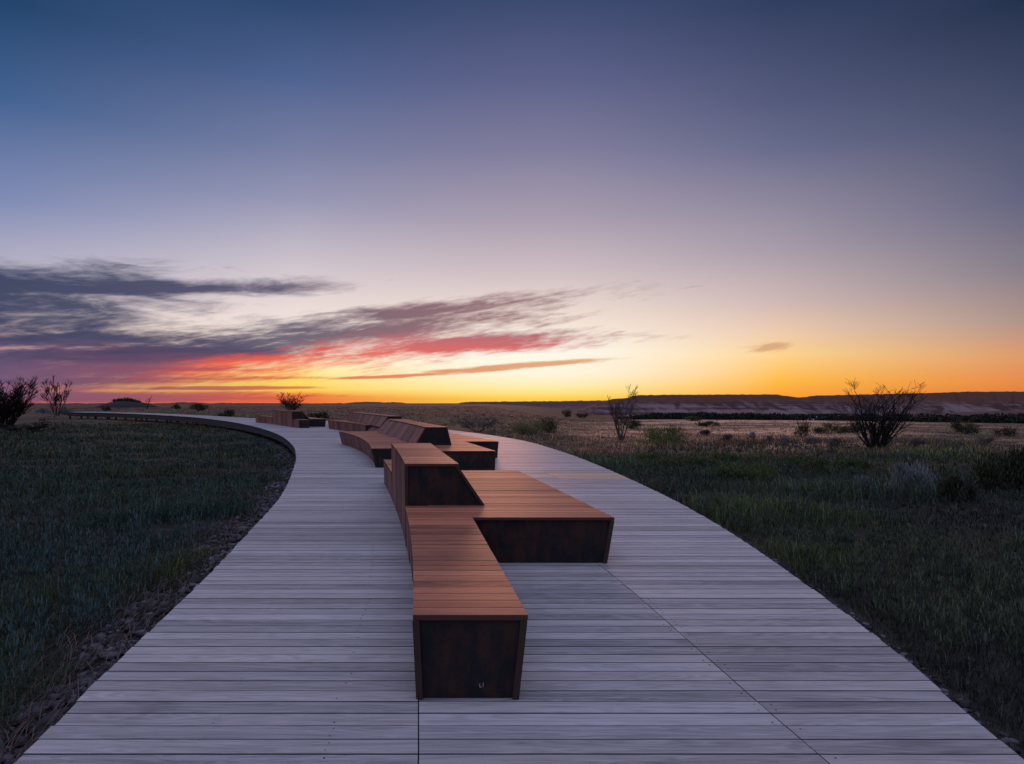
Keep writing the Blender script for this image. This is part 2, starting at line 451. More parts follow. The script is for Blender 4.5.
# ------------------------------------------------------------------ ground sheet
def mk_ground():
    m, nt, bs = new_mat('prairie_soil')
    x, y, z = coords(nt)
    r = (x * x + y * y)._m('SQRT')
    az = x._m('ARCTAN2', y) * (180 / math.pi)
    fine = noise(nt, comb(nt, x, y, z), 6.0, 6, 0.65)
    mid = noise(nt, comb(nt, x * 0.12, y * 0.12, z * 0), 1.0, 6, 0.6, 0.4)
    far = noise(nt, comb(nt, x * 0.018, y * 0.05, z * 0), 1.0, 6, 0.65, 0.3)
    near = mixc(nt, fine.sm(0.3, 0.7), (0.016, 0.014, 0.011), (0.045, 0.036, 0.028))
    green = mixc(nt, mid.sm(0.35, 0.65), (0.030, 0.030, 0.016), (0.075, 0.064, 0.036))
    dry = mixc(nt, (mid * 0.5 + far * 0.5).sm(0.4, 0.6), (0.17, 0.10, 0.055), (0.66, 0.36, 0.20))
    fieldr = (r.sm(26, 44) * az.sm(2, 10) * (0.35 + 0.65 * az.sm(34, 20)) * (mid * 0.6 + far * 0.8)._m('ADD', 0.0).sm(0.45, 0.75))
    c = mixc(nt, r.sm(12, 40), near, green)
    c = mixc(nt, fieldr, c, dry)
    farl = mixc(nt, far.sm(0.35, 0.65), (0.05, 0.034, 0.022), (0.11, 0.068, 0.042))
    c = mixc(nt, r.sm(60, 130) * az.sm(14, 7), c, farl)
    nt.links.new(c.s, bs.inputs['Base Color'])
    bs.inputs['Roughness'].default_value = 0.95; bs.inputs['Specular IOR Level'].default_value = 0.1
    bp = nt.nodes.new('ShaderNodeBump'); bp.inputs['Strength'].default_value = 0.6; bp.inputs['Distance'].default_value = 0.05
    nt.links.new(fine.s, bp.inputs['Height']); nt.links.new(bp.outputs[0], bs.inputs['Normal'])
    return m
M_ground = mk_ground()
rr = np.concatenate([[0.0], np.geomspace(0.7, 9000, 230)])
aa = np.radians(np.concatenate([np.arange(-180, -48, 4.0), np.arange(-48, 48, 0.5), np.arange(48, 180, 4.0)]))
gr, ga = np.meshgrid(rr, aa, indexing='ij')
gx, gy = gr * np.sin(ga), gr * np.cos(ga)
gv = np.stack([gx, gy, gz(gx, gy)], -1).reshape(-1, 3)
na = len(aa); i, j = np.meshgrid(np.arange(len(rr) - 1), np.arange(na), indexing='ij')
q = np.stack([i * na + j, i * na + (j + 1) % na, (i + 1) * na + (j + 1) % na, (i + 1) * na + j], -1).reshape(-1, 4)[:, ::-1]
g = np_obj('ground', gv, q, np.zeros((0, 3), int), M_ground, smooth=True)
tag(g, kind='structure')

# ------------------------------------------------------------------ far hills
def mk_hill(name, c_top, c_lo, c_hi, z0, z1):
    m, nt, bs = new_mat(name)
    x, y, z = coords(nt)
    n = noise(nt, comb(nt, x * 0.02, y * 0.02, z * 0.10), 1, 6, 0.65, 0.6)
    gul = noise(nt, comb(nt, x * 0.035, y * 0.01, z * 0.03), 1, 5, 0.6, 0.8)
    band = noise(nt, comb(nt, x * 0.002, y * 0.002, z * 0.5 + n * 1.2), 1, 3, 0.5, 0.2)
    c = mixc(nt, (band * 0.35 + gul * 0.65).sm(0.44, 0.60), c_lo, c_hi)
    c = mixc(nt, (z + (n - 0.5) * (z1 - z0) * 1.4).sm(z0, z1), c, c_top)
    nt.links.new(c.s, bs.inputs['Base Color']); bs.inputs['Roughness'].default_value = 0.95; bs.inputs['Specular IOR Level'].default_value = 0.05
    bp = nt.nodes.new('ShaderNodeBump'); bp.inputs['Strength'].default_value = 0.5; bp.inputs['Distance'].default_value = 6.0
    nt.links.new(gul.s, bp.inputs['Height']); nt.links.new(bp.outputs[0], bs.inputs['Normal'])
    return m
M_mesa = mk_hill('badland_clay', (0.105, 0.047, 0.030), (0.060, 0.032, 0.027), (0.19, 0.125, 0.118), -10.0, 2.0)
M_ridge = mk_hill('dark_ridge', (0.10, 0.055, 0.042), (0.11, 0.065, 0.055), (0.17, 0.10, 0.09), -20.0, -8.0)

def ridge(name, prof, D, depth, base, mat, gully=0.35, seed=0, nx=260, ny=26, back=0.6):
    """a hill range standing D metres away: sky line through (px, py) points, slopes with gullies, a flat top and a back"""
    xs = np.linspace(prof[0][0], prof[-1][0], nx)
    top = np.interp(xs, [p[0] for p in prof], [p[1] for p in prof])
    g2 = np.random.default_rng(seed)
    V = []
    t = np.linspace(0, 1, ny)
    fr_, ph_, am_ = g2.uniform(0.04, 0.5, 16), g2.uniform(0, 6.28, 16), g2.uniform(0.3, 1, 16)
    am_ = am_ / (0.35 + fr_); am_ /= am_.sum() * 0.45
    gn = lambda u, s: max(-0.8, min(0.8, float((am_ * np.sin(fr_ * u + ph_ + s * 2.5 * np.sin(ph_ * 3))).sum())))
    for k in range(nx):
        X0 = (xs[k] - CX) / F
        zt = EYE + (H - top[k]) / F * (D + depth * 0.6)
        for s in t:
            Y = D + depth * (s if s <= 0.6 else s)
            prof_h = np.interp(s, [0, 0.12, 0.3, 0.45, 0.6, 1.0], [0, 0.22, 0.55, 0.78, 1.0, 1.0])
            gl = gn(xs[k] + 6 * math.sin(s * 4 + xs[k] * 0.05), s)
            h = prof_h + gully * gl * math.sin(math.pi * min(1, s / 0.6)) * 0.28
            if s > 0.6: h = prof_h
            V.append((X0 * Y, Y + gl * gully * depth * 0.05 * (1 - s), base + (zt - base) * max(0, min(h, 1.0))))
    V = np.array(V)
    # back skirt
    bk = V.reshape(nx, ny, 3)[:, -1].copy(); bk[:, 2] = base - 5; bk[:, 1] += 20
    fr = V.reshape(nx, ny, 3)[:, 0].copy(); fr[:, 2] = base - 12
    A = np.concatenate([fr[:, None], V.reshape(nx, ny, 3), bk[:, None]], 1)
    n2 = ny + 2
    i, j = np.meshgrid(np.arange(nx - 1), np.arange(n2 - 1), indexing='ij')
    q = np.stack([i * n2 + j, (i + 1) * n2 + j, (i + 1) * n2 + j + 1, i * n2 + j + 1], -1).reshape(-1, 4)
    o = np_obj(name, A.reshape(-1, 3), q, np.zeros((0, 3), int), mat)
    return tag(o, kind='structure')

def rough_prof(p, amp, step, seed):
    g2 = np.random.default_rng(seed); xs = np.arange(p[0][0], p[-1][0] + 1, step)
    ys = np.interp(xs, [q[0] for q in p], [q[1] for q in p]) + g2.normal(0, amp, len(xs))
    return list(zip(xs, ys))
ridge('hills', rough_prof([(572, 413), (590, 407), (600, 402.6), (606, 401), (612, 399), (625, 398.2), (632, 396.4), (640, 395), (700, 394.6), (775, 394.4), (788, 396.2), (800, 397.4), (806, 397),
                           (815, 395.6), (860, 394.5), (905, 393.6), (940, 392.6), (970, 391.6), (1040, 391.5), (1150, 392), (1300, 396)], 0.18, 2.5, 1), 900, 260, -19, M_mesa, 0.5, 3, 420)
ridge('hills', rough_prof([(448, 408), (456, 405), (461, 402.6), (470, 402), (520, 401.6), (560, 401.2), (590, 400.8), (610, 400.4), (660, 400)], 0.15, 2, 2), 1300, 300, -19, M_ridge, 0.3, 5)
ridge('hills', rough_prof([(900, 420), (930, 416), (960, 413.4), (1000, 412), (1060, 411.5), (1200, 412)], 0.1, 3, 3), 520, 160, -22, M_ridge, 0.2, 8, 120)
ridge('hills', rough_prof([(-120, 403), (40, 403.5), (150, 403.6), (172, 403.2), (180, 402.2), (196, 402.5), (210, 403.6), (225, 403.2), (300, 403.6), (345, 403.4), (355, 402.4), (372, 401.8), (384, 402.6),
                           (396, 402.4), (410, 403.8), (440, 405)], 0.15, 2.5, 4), 1500, 300, -12, M_ridge, 0.2, 12)

# ------------------------------------------------------------------ boardwalk
walk = empty('boardwalk', (0, 20, 0), 'long curving boardwalk of weathered grey planks running past the benches into the distance', 'boardwalk')
PITCH, GAP = 0.137, 0.009
sL = lerp_fn([(2.0, -0.30), (3.07, -0.41), (3.72, -0.497), (3.9, -0.50), (5.5, -0.72), (7.4, -1.05), (11.1, -1.82)])
sR = smooth_fn([(2.2, 1.55), (3.07, 1.397), (3.82, 1.277), (5.0, 1.12), (6.67, 0.857)])
dmb, nmb, smb, bmb = MB(), MB(), MB(), MB()
y = -1.5
NEW0, NEW1 = 13.95, 15.2
while y < 90.5:
    y0, y1 = y, y + PITCH - GAP
    cuts = []
    if y1 < 11: cuts.append(sL)
    if y1 < 10.5: cuts.append(sR)
    isnew = NEW0 < y < NEW1
    sN = lerp_fn([(13.9, 0.97), (15.3, 0.70)])
    if isnew: cuts.append(sN)
    ja, jb = random.uniform(-.007, .007), random.uniform(-.007, .007)
    e0 = [xl_f(y0) + ja] + [c(y0) for c in cuts] + [xr_f(y0) + jb]
    e1 = [xl_f(y1) + ja] + [c(y1) for c in cuts] + [xr_f(y1) + jb]
    for k in range(len(e0) - 1):
        a0, b0, a1, b1 = e0[k], e0[k + 1], e1[k], e1[k + 1]
        if k > 0: a0 += 0.003; a1 += 0.003
        if k < len(e0) - 2: b0 -= 0.003; b1 -= 0.003
        if b0 - a0 < 0.05 or b1 - a1 < 0.05: continue
        dz_ = random.uniform(-0.0012, 0.0012)
        mb = nmb if (isnew and k == len(e0) - 2) else dmb
        mb.hexa([(a0, y0, -0.038), (b0, y0, -0.038), (b1, y1, -0.038), (a1, y1, -0.038), (a0, y0, dz_), (b0, y0, dz_), (b1, y1, dz_), (a1, y1, dz_)])
    # screws: two per joist line
    if 2.6 < y < 14:
        for off in (-0.43,):
            xs_ = sL(y) + off + random.gauss(0, 0.006)
            for yy in (y0 + 0.03, y1 - 0.03):
                if random.random() < 0.55: smb.box(xs_ - 0.0034, xs_ + 0.0034, yy - 0.0034, yy + 0.0034, -0.001, 0.0018)
        for off in (0.04, -0.05):
            xs_ = sR(y) + off
            for yy in (y0 + 0.03, y1 - 0.03):
                if random.random() < 0.4: smb.box(xs_ - 0.0034, xs_ + 0.0034, yy - 0.0034, yy + 0.0034, -0.001, 0.0018)
    if 3.1 < y < 7.0:
        xs_ = lerp_fn([(3, -1.42), (7, -1.95)])(y)
        for yy in (y0 + 0.03, y1 - 0.03):
            if random.random() < 0.55: bmb.box(xs_ - 0.004, xs_ + 0.004, yy - 0.004, yy + 0.004, -0.001, 0.0024)
    y += PITCH
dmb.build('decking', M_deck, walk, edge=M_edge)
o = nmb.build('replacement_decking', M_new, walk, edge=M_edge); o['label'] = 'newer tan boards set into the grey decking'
o = smb.build('screws', M_screw, walk); o['kind'] = 'stuff'
o = bmb.build('screws', M_bright, walk); o['kind'] = 'stuff'

def edge_beam(edge, side, name):
    mb = MB()
    E = edge[(edge[:, 1] > -1.4) & (edge[:, 1] < 96)]
    n = len(E)
    T = np.gradient(E, axis=0); T /= np.linalg.norm(T, axis=1)[:, None]
    N = np.stack([T[:, 1], -T[:, 0]], 1) * side   # inward
    a = E + N * 0.03; b = E + N * 0.075
    zb_ = lambda k: -0.27 - 0.2 * float(sstep(25, 55, E[k][1]))
    for k in range(n - 1):
        p = [(*a[k], zb_(k)), (*b[k], zb_(k)), (*b[k + 1], zb_(k + 1)), (*a[k + 1], zb_(k + 1))]
        t = [(v[0], v[1], -0.040) for v in p]
        if side > 0: mb.hexa(p + t)
        else: mb.hexa([p[1], p[0], p[3], p[2], t[1], t[0], t[3], t[2]])
    return mb.build(name, M_fascia, walk), E, N
_, E1, N1 = edge_beam(EL_, 1, 'edge_beam')
_, E2, N2 = edge_beam(ER_, -1, 'edge_beam')
for E, N in ((E1, N1), (E2, N2)):
    acc, last = 0, None
    for k in range(len(E)):
        if last is None or np.linalg.norm(E[k] - last) > 2.3:
            last = E[k]; p = E[k] + N[k] * 0.16
            mb = MB(); z0 = float(gz(*p)) - 0.15
            mb.box(p[0] - 0.07, p[0] + 0.07, p[1] - 0.07, p[1] + 0.07, z0, -0.041)
            mb.build('post', M_fascia, walk)

# ------------------------------------------------------------------ slatted benches
def trim(root, xb, xt, w, ya, z0, z1):
    tb = MB()
    tb.hexa([(xb, ya - 0.006, z0), (xb + w, ya - 0.006, z0), (xb + w, ya - 0.001, z0), (xb, ya - 0.001, z0), (xt, ya - 0.006, z1), (xt + w, ya - 0.006, z1), (xt + w, ya - 0.001, z1), (xt, ya - 0.001, z1)])
    return tb.build('end_trim', M_trim, root)

def slats(name, parent, ya, yb, xl, xr, zt, zl=0.004, zr=0.004, ol=0.03, orr=-0.04, left=True, right=True, front=True, rear=True, top=True):
    """one slatted volume of a bench: boards across the top, boards down the sides, steel end plates"""
    TH, g = 0.028, 0.008
    mt, ms, mr = MB(), MB(), MB()
    n = max(1, round((yb - ya) / PITCH)); P = (yb - ya) / n
    ol_f = ol if callable(ol) else (lambda y: ol)
    or_f = orr if callable(orr) else (lambda y: orr)
    for k in range(n):
        y0, y1 = ya + k * P, ya + (k + 1) * P - g
        a0, a1, b0, b1 = xl(y0), xl(y1), xr(y0), xr(y1)
        j = random.uniform(-0.0012, 0.0012)
        if top: mt.hexa([(a0, y0, zt - TH), (b0, y0, zt - TH), (b1, y1, zt - TH), (a1, y1, zt - TH), (a0, y0, zt + j), (b0, y0, zt + j), (b1, y1, zt + j), (a1, y1, zt + j)])
        zs = zt - TH - 0.003
        j = random.uniform(0, 0.002)
        if left:
            l0, l1 = a0 + ol_f(y0), a1 + ol_f(y1); c = 0.004 + j
            ms.hexa([(l0 + c, y0, zl), (l0 + TH + c, y0, zl), (l1 + TH + c, y1, zl), (l1 + c, y1, zl), (a0 + c, y0, zs), (a0 + TH + c, y0, zs), (a1 + TH + c, y1, zs), (a1 + c, y1, zs)])
        if right:
            r0, r1 = b0 + or_f(y0), b1 + or_f(y1); c = 0.004 + j
            mr.hexa([(r0 - TH - c, y0, zr), (r0 - c, y0, zr), (r1 - c, y1, zr), (r1 - TH - c, y1, zr), (b0 - TH - c, y0, zs), (b0 - c, y0, zs), (b1 - c, y1, zs), (b1 - TH - c, y1, zs)])
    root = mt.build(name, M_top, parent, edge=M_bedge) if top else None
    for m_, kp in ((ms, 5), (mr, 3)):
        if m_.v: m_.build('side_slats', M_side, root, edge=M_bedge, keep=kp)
    for on, yy, s in ((front, ya + 0.016, 1), (rear, yb - 0.03, -1)):
        if not on: continue
        mb = MB(); zs = zt - TH - 0.002; e = 0.034
        a, b = xl(yy), xr(yy); la, rb = a + ol_f(yy), b + or_f(yy)
        p = [(la + e, zl), (rb - e, zr), (b - e, zs), (a + e, zs)]
        mb.hexa([(x_, yy, z_) for x_, z_ in p] + [(x_, yy + 0.01, z_) for x_, z_ in p])
        mb.f[-6:] = [f[::-1] for f in mb.f[-6:]]
        mb.build('end_plate', M_steel, root)
        if s > 0:
            w = TH + 0.008
            for on_, ta, tt, zz in ((left, la, a, zl), (right, rb - w, b - w, zr)):
                if on_: trim(root, ta, tt, w, ya, zz, zs)
    return root

SEAT = 0.45
# --- nearest bench
b1 = empty('slatted_bench', (-0.6, 7.5, 0), 'largest brown slatted bench, nearest, with a long narrow seat, wide wing and wedge backrest', 'bench', 'angular timber benches along the boardwalk')
xlA = smooth_fn([(3.727, -0.527), (5.5, -0.79), (7.4, -1.125), (11.1, -1.92), (13.2, -2.42)])
xrA = lerp_fn([(3.727, 0.085), (6.80, -0.385)])
slats('seat', b1, 3.727, 6.80, xlA, xrA, SEAT, ol=0.020, orr=-0.045, rear=False)
xrB = lerp_fn([(6.803, 0.995), (11.3, 0.09)])
slats('wide_seat', b1, 6.803, 7.55, xlA, xrB, SEAT, ol=0.012, orr=-0.07, rear=False, front=False)
slats('wide_seat', b1, 7.552, 11.3, lambda y: xlA(y) + 0.25, xrB, SEAT, ol=0.0, orr=-0.07, left=False, front=False)
mb = MB(); yy = 6.83
p = [(-0.40, 0.004), (0.995 - 0.07 - 0.034, 0.004), (0.995 - 0.034, SEAT - 0.03), (-0.40, SEAT - 0.03)]
mb.hexa([(x_, yy, z_) for x_, z_ in p] + [(x_, yy + 0.01, z_) for x_, z_ in p]); mb.f = [f[::-1] for f in mb.f]
mb.build('end_plate', M_steel, b1)
trim(b1, 0.995 - 0.07 - 0.036, 0.995 - 0.036, 0.036, 6.803, 0.004, SEAT - 0.031)
slats('backrest', b1, 7.56, 11.1, xlA, lerp_fn([(7.56, -0.575), (11.1, -1.29)]), 0.90, zl=0.004, zr=SEAT + 0.004, ol=0.012, orr=0.285)
slats('seat', b1, 11.104, 13.3, xlA, lambda y: xlA(y) + 0.5, SEAT, ol=0.012, orr=-0.03, front=False)
# small pale scuff marks low on the front plate
mb = MB()
for (u, w_, h_) in ((0.0, 0.005, 0.017), (0.019, 0.004, 0.021)):
    x0 = -0.175 + u; mb.box(x0, x0 + w_, 3.7395, 3.7425, 0.062, 0.062 + h_)
mb.box(-0.174, -0.160, 3.7395, 3.7425, 0.059, 0.0625)
mb.build('scuff_mark', M_scuff, b1)
mb = MB(); ring = [Vector((-0.066 + 0.026 * math.cos(t), 3.7425, 0.034 + 0.013 * math.sin(t))) for t in np.linspace(0.4, 5.2, 18)]
mb.tube(ring, [0.0016] * 18, 4); mb.build('oval_mark', M_fascia, b1)

# --- second bench
b2 = empty('slatted_bench', (-3, 18, 0), 'second brown slatted bench, with a reclined backrest and a curved seat on its left', 'bench', 'angular timber benches along the boardwalk')
xlL = smooth_fn([(16.3, -3.28), (18.9, -3.93), (21.8, -4.87), (24.9, -6.16)])
slats('seat', b2, 16.3, 24.9, xlL, lerp_fn([(16.3, -2.2), (18, -2.2), (24.9, -4.5)]), SEAT, ol=0.10, orr=0, right=False)
slats('wide_seat', b2, 15.5, 19.0, lerp_fn([(15.5, -2.0), (16.29, -2.1), (16.31, -2.19), (18, -2.19), (19, -2.5)]), lerp_fn([(15.5, -0.355), (19.0, -1.29)]), SEAT, ol=0.0, orr=-0.02, left=False, rear=False)
slats('wide_seat', b2, 19.003, 24.2, lerp_fn([(19, -2.5), (24.9, -4.45)]), lerp_fn([(19.0, -0.36), (24.2, -2.2)]), SEAT, ol=0, orr=-0.03, left=False)
slats('backrest', b2, 17.45, 24.5, lerp_fn([(17.45, -2.17), (20.9, -3.2), (24.5, -4.39)]), lerp_fn([(17.45, -1.6), (24.5, -3.75)]), 0.90, zl=SEAT + 0.004, zr=SEAT + 0.004, ol=lerp_fn([(17.45, -0.24), (24.5, -0.36)]), orr=0.10)

# --- third bench
b3 = empty('slatted_bench', (-7, 33, 0), 'third bench along the walk, a long low slatted backrest half hidden behind the second bench', 'bench', 'angular timber benches along the boardwalk')
xl3 = smooth_fn([(31, -6.5), (34.5, -8.15), (38, -10.0)])
slats('seat', b3, 31, 38, xl3, lambda y: xl3(y) + 1.0, SEAT, ol=0.05, orr=0, right=False)
slats('seat', b3, 28.4, 30.99, lerp_fn([(28.4, -5.2), (31, -6.2)]), lerp_fn([(28.4, -4.4), (31, -5.3)]), SEAT, ol=-0.45, orr=-0.05)
slats('backrest', b3, 28.6, 37.5, lerp_fn([(28.6, -5.08), (33, -6.85), (37.5, -8.75)]), lerp_fn([(28.6, -4.5), (37.5, -8.1)]), 0.90, zl=SEAT + 0.004, zr=SEAT + 0.004, ol=lerp_fn([(28.6, -0.32), (37.5, -0.08)]), orr=0.1)
slats('wide_seat', b3, 29.5, 34.5, lerp_fn([(29.5, -4.8), (34.5, -6.9)]), lerp_fn([(29.5, -3.6), (34.5, -5.6)]), SEAT, ol=0, orr=-0.03, left=False)

# --- farthest bench
b4 = empty('slatted_bench', (-13, 43, 0), 'farthest bench on the curve, a tall slatted block between low seats', 'bench', 'angular timber benches along the boardwalk')
xl4 = lerp_fn([(38.6, -11.75), (40.1, -12.6), (44.8, -15.35), (48, -17.6)])
slats('seat', b4, 38.6, 40.1, xl4, lambda y: xl4(y) + 0.6, SEAT, ol=0.02, orr=-0.03)
slats('backrest', b4, 40.11, 44.8, xl4, lambda y: xl4(y) + 0.6, 0.90, zl=0.004, zr=SEAT + 0.004, ol=0.02, orr=0.42)
slats('seat', b4, 44.81, 48, xl4, lambda y: xl4(y) + 0.7, SEAT, ol=0.02, orr=-0.03)
slats('wide_seat', b4, 40.3, 44.7, lambda y: xl4(y) + 0.35, lerp_fn([(40.3, -10.7), (44.7, -12.9)]), SEAT, ol=0, orr=-0.05, left=False)

# ------------------------------------------------------------------ gravel strips
ico = bmesh.new(); bmesh.ops.create_icosphere(ico, subdivisions=1, radius=1.0)
IV = np.array([v.co[:] for v in ico.verts]); IF = np.array([[v.index for v in f.verts] for f in ico.faces]); ico.free()
def gravel(edge, side, width, n, ymax, name, smin, smax):
    E = edge[(edge[:, 1] > 1.0) & (edge[:, 1] < ymax)]
    seg = np.linalg.norm(np.diff(E, axis=0), axis=1); Ym = E[:-1, 1]
    w = seg / (Ym + 1.0); w /= w.sum()
    k = rng.choice(len(seg), n, p=w); t = rng.random(n)
    P = E[k] + (E[k + 1] - E[k]) * t[:, None]
    T = (E[k + 1] - E[k]) / seg[k][:, None]; N = np.stack([-T[:, 1], T[:, 0]], 1) * side
    off = rng.uniform(-0.12, 1, n) ** 1.0 * width
    P = P + N * off[:, None]
    s = rng.uniform(smin, smax, n) * (1 + 0.012 * P[:, 1]) * rng.choice([0.6, 1.0, 1.5], n, p=[.5, .38, .12])
    sc = s[:, None] * rng.uniform(0.6, 1.3, (n, 3)) * np.array([1, 1, 0.6])
    a = rng.uniform(0, 6.28, n); ca, sa = np.cos(a), np.sin(a)
    V = IV[None] * (1 + rng.normal(0, 0.26, (n, len(IV), 1)))
    V = V * sc[:, None, :]
    Xr = V[..., 0] * ca[:, None] - V[..., 1] * sa[:, None]; Yr = V[..., 0] * sa[:, None] + V[..., 1] * ca[:, None]
    z0 = gz(P[:, 0], P[:, 1]) + s * 0.25 + 0.02 * np.clip(1 - off / width, 0, 1)
    V = np.stack([Xr + P[:, 0:1], Yr + P[:, 1:2], V[..., 2] + z0[:, None]], -1)
    tone = (0.025 + 0.11 * rng.random(n) ** 2)[:, None] * np.array([1.0, 0.95, 0.95]) * rng.uniform(0.93, 1.07, (n, 3))
    Fa = (IF[None] + (np.arange(n) * len(IV))[:, None, None]).reshape(-1, 3)
    o = np_obj(name, V.reshape(-1, 3), np.zeros((0, 4), int), Fa, M_rock, np.repeat(tone, len(IV), 0))
    return tag(o, 'strip of dark broken stones along the boardwalk edge', 'gravel', kind='stuff')
g1 = gravel(EL_, 1, 0.50, 5200, 40, 'gravel', 0.014, 0.038)
g1['label'] = 'strip of loose stones along the left edge of the boardwalk'
g2 = gravel(ER_, -1, 0.22, 2000, 30, 'gravel', 0.010, 0.026)
g2['label'] = 'narrow strip of loose stones along the right edge of the boardwalk'

# ------------------------------------------------------------------ grass
def blades(P, h, w, az, lean, col):
    n = len(P)
    d = np.stack([np.cos(az), np.sin(az)], 1); pz = np.stack([-np.sin(az), np.cos(az)], 1)
    hx = (h * lean)[:, None]
    V = np.zeros((n, 5, 3))
    half = (w / 2)[:, None]
    V[:, 0, :2] = P[:, :2] - pz * half; V[:, 1, :2] = P[:, :2] + pz * half
    V[:, 0, 2] = V[:, 1, 2] = P[:, 2] - 0.01
    m = P[:, :2] + d * hx * 0.35
    V[:, 2, :2] = m + pz * half * 0.75; V[:, 3, :2] = m - pz * half * 0.75
    V[:, 2, 2] = V[:, 3, 2] = P[:, 2] + h * 0.6
    V[:, 4, :2] = P[:, :2] + d * hx; V[:, 4, 2] = P[:, 2] + h * np.sqrt(np.clip(1 - (lean * 0.8) ** 2, 0.15, 1))
    b = np.arange(n)[:, None] * 5
    return V.reshape(-1, 3), b + np.array([[0, 1, 2, 3]]), b + np.array([[3, 2, 4]]), np.repeat(col, 5, 0)

def grass_field(name, n, az0, az1, r0, r1, per, hfun, colfun, label, wmin=0.0024, lean0=0.78, keep=None, wk=0.0007):
    r = np.exp(rng.uniform(math.log(r0), math.log(r1), n)); a = np.radians(rng.uniform(az0, az1, n))
    x, y = r * np.sin(a), r * np.cos(a)
    ok = ~in_deck(x, y)
    dl, dr = dist_to(EL_[::2], x, y), dist_to(ER_[::2], x, y)
    jit = 0.75 + 0.5 * np.abs(wob(x, y, 0.35, 16, 22))
    ok &= (dl > 0.36 * jit) & (dr > 0.27 * jit)
    if keep is not None: ok &= keep(x, y, r)
    x, y, r = x[ok], y[ok], r[ok]
    x = np.repeat(x, per); y = np.repeat(y, per); r = np.repeat(r, per)
    m = len(x)
    tid = np.repeat(np.arange(m // per), per)
    tr = rng.random(m // per)[tid]
    spread = 0.035 + 0.0022 * r
    x = x + rng.normal(0, 1, m) * spread; y = y + rng.normal(0, 1, m) * spread
    ok = ~in_deck(x, y); x, y, r, tr = x[ok], y[ok], r[ok], tr[ok]; m = len(x)
    P = np.stack([x, y, gz(x, y)], 1)
    h = hfun(x, y, r) * rng.uniform(0.5, 1.25, m) * (0.65 + 0.7 * tr)
    w = np.maximum(wmin * rng.uniform(0.6, 1.5, m), r * wk)
    col = colfun(x, y, r, tr) * rng.uniform(0.3, 1.0, (m, 1)) * rng.choice([1.0, 1.6, 2.6], (m, 1), p=[.55, .33, .12])
    V, q, t, c = blades(P, h, w, rng.uniform(0, 6.28, m), np.abs(rng.normal(lean0, 0.25, m)).clip(0, 1.1), col)
    o = np_obj(name, V, q, t, M_leaf, c)
    return tag(o, label, 'grass', kind='stuff')

def mixn(a, b, f): f = np.clip(f, 0, 1)[:, None]; return np.array(a) * (1 - f) + np.array(b) * f
def col_left(x, y, r, tr):
    p = wob(x, y, 1.3, 0, 8) + 0.5 * wob(x, y, 5.0, 8, 16)
    c = 0.62 * mixn((0.024, 0.052, 0.034), (0.078, 0.088, 0.022), (p + 0.3) * 1.3) * np.clip(0.9 + 2.0 * wob(x, y, 0.7, 2, 9), 0.3, 2.0)[:, None]
    c = np.where((tr > 0.78)[:, None], np.array([[0.034, 0.056, 0.034]]), c)
    c = np.where((tr < 0.09)[:, None], np.array([[0.085, 0.066, 0.050]]), c)
    return c
def col_right(x, y, r, tr):
    p = wob(x, y, 1.6, 4, 12) + 0.7 * wob(x, y, 7.0, 8, 18)
    c = 0.66 * mixn((0.036, 0.062, 0.030), (0.112, 0.138, 0.030), (p + 0.35) * 1.1) * np.clip(0.95 + 2.2 * wob(x, y * 1.5, 0.9, 6, 14) + 1.0 * wob(x, y * 2.5, 4.0, 12, 20), 0.3, 2.2)[:, None]
    dryf = sstep(22, 40, r + 16 * wob(x, y * 1.6, 6.0, 10, 20)) * 0.85 * (0.4 + 0.6 * (1 - sstep(20, 33, np.degrees(np.arctan2(x, y)))))
    d = mixn((0.18, 0.10, 0.055), (0.62, 0.34, 0.18), tr) * np.clip(0.9 + 1.1 * wob(x, y * 2.2, 8.0, 3, 12), 0.3, 1.5)[:, None]
    c = c * (1 - dryf[:, None]) + d * dryf[:, None]
    c = np.where(((tr < 0.12) & (r < 30))[:, None], np.array([[0.085, 0.068, 0.052]]), c)
    c = np.where(((tr > 0.86))[:, None], np.array([[0.045, 0.062, 0.056]]), c)
    return c
hl = lambda x, y, r: np.clip(0.12 + 0.34 * wob(x, y, 0.7, 2, 9) + 0.16 * wob(x, y, 3.0, 9, 15), 0.04, 0.34)
hr = lambda x, y, r: np.clip(0.13 + 0.42 * wob(x, y * 1.5, 0.9, 6, 14) + 0.24 * wob(x, y * 2.5, 4.0, 12, 20), 0.075, 0.42) * (1 - 0.45 * sstep(35, 70, r))
clumpy = lambda x, y, r: wob(x, y, 0.55, 3, 11) > -0.42
grass_field('grass', 52000, -52, -8, 2.6, 75, 5, hl, col_left, 'dark green grass and weeds inside the bend of the boardwalk', keep=clumpy)
grass_field('grass', 60000, -2, 52, 3.0, 130, 5, hr, col_right, 'rough grass turning straw coloured on the plain right of the boardwalk', keep=lambda x, y, r: clumpy(x, y, r) & (rng.random(len(x)) > 0.7 * sstep(45, 75, r)))
grass_field('grass', 7000, -34, 14, 55, 420, 5, lambda x, y, r: 0.16 + 0 * r, lambda x, y, r, tr: mixn((0.05, 0.045, 0.026), (0.16, 0.105, 0.06), tr), 'thin brown grass on the far plain behind the benches', keep=lambda x, y, r: np.degrees(np.arctan2(x, y)) < -3 + 14 * rng.random(len(x)) ** 1.5 + 3 * wob(x, y, 20.0, 2, 9))

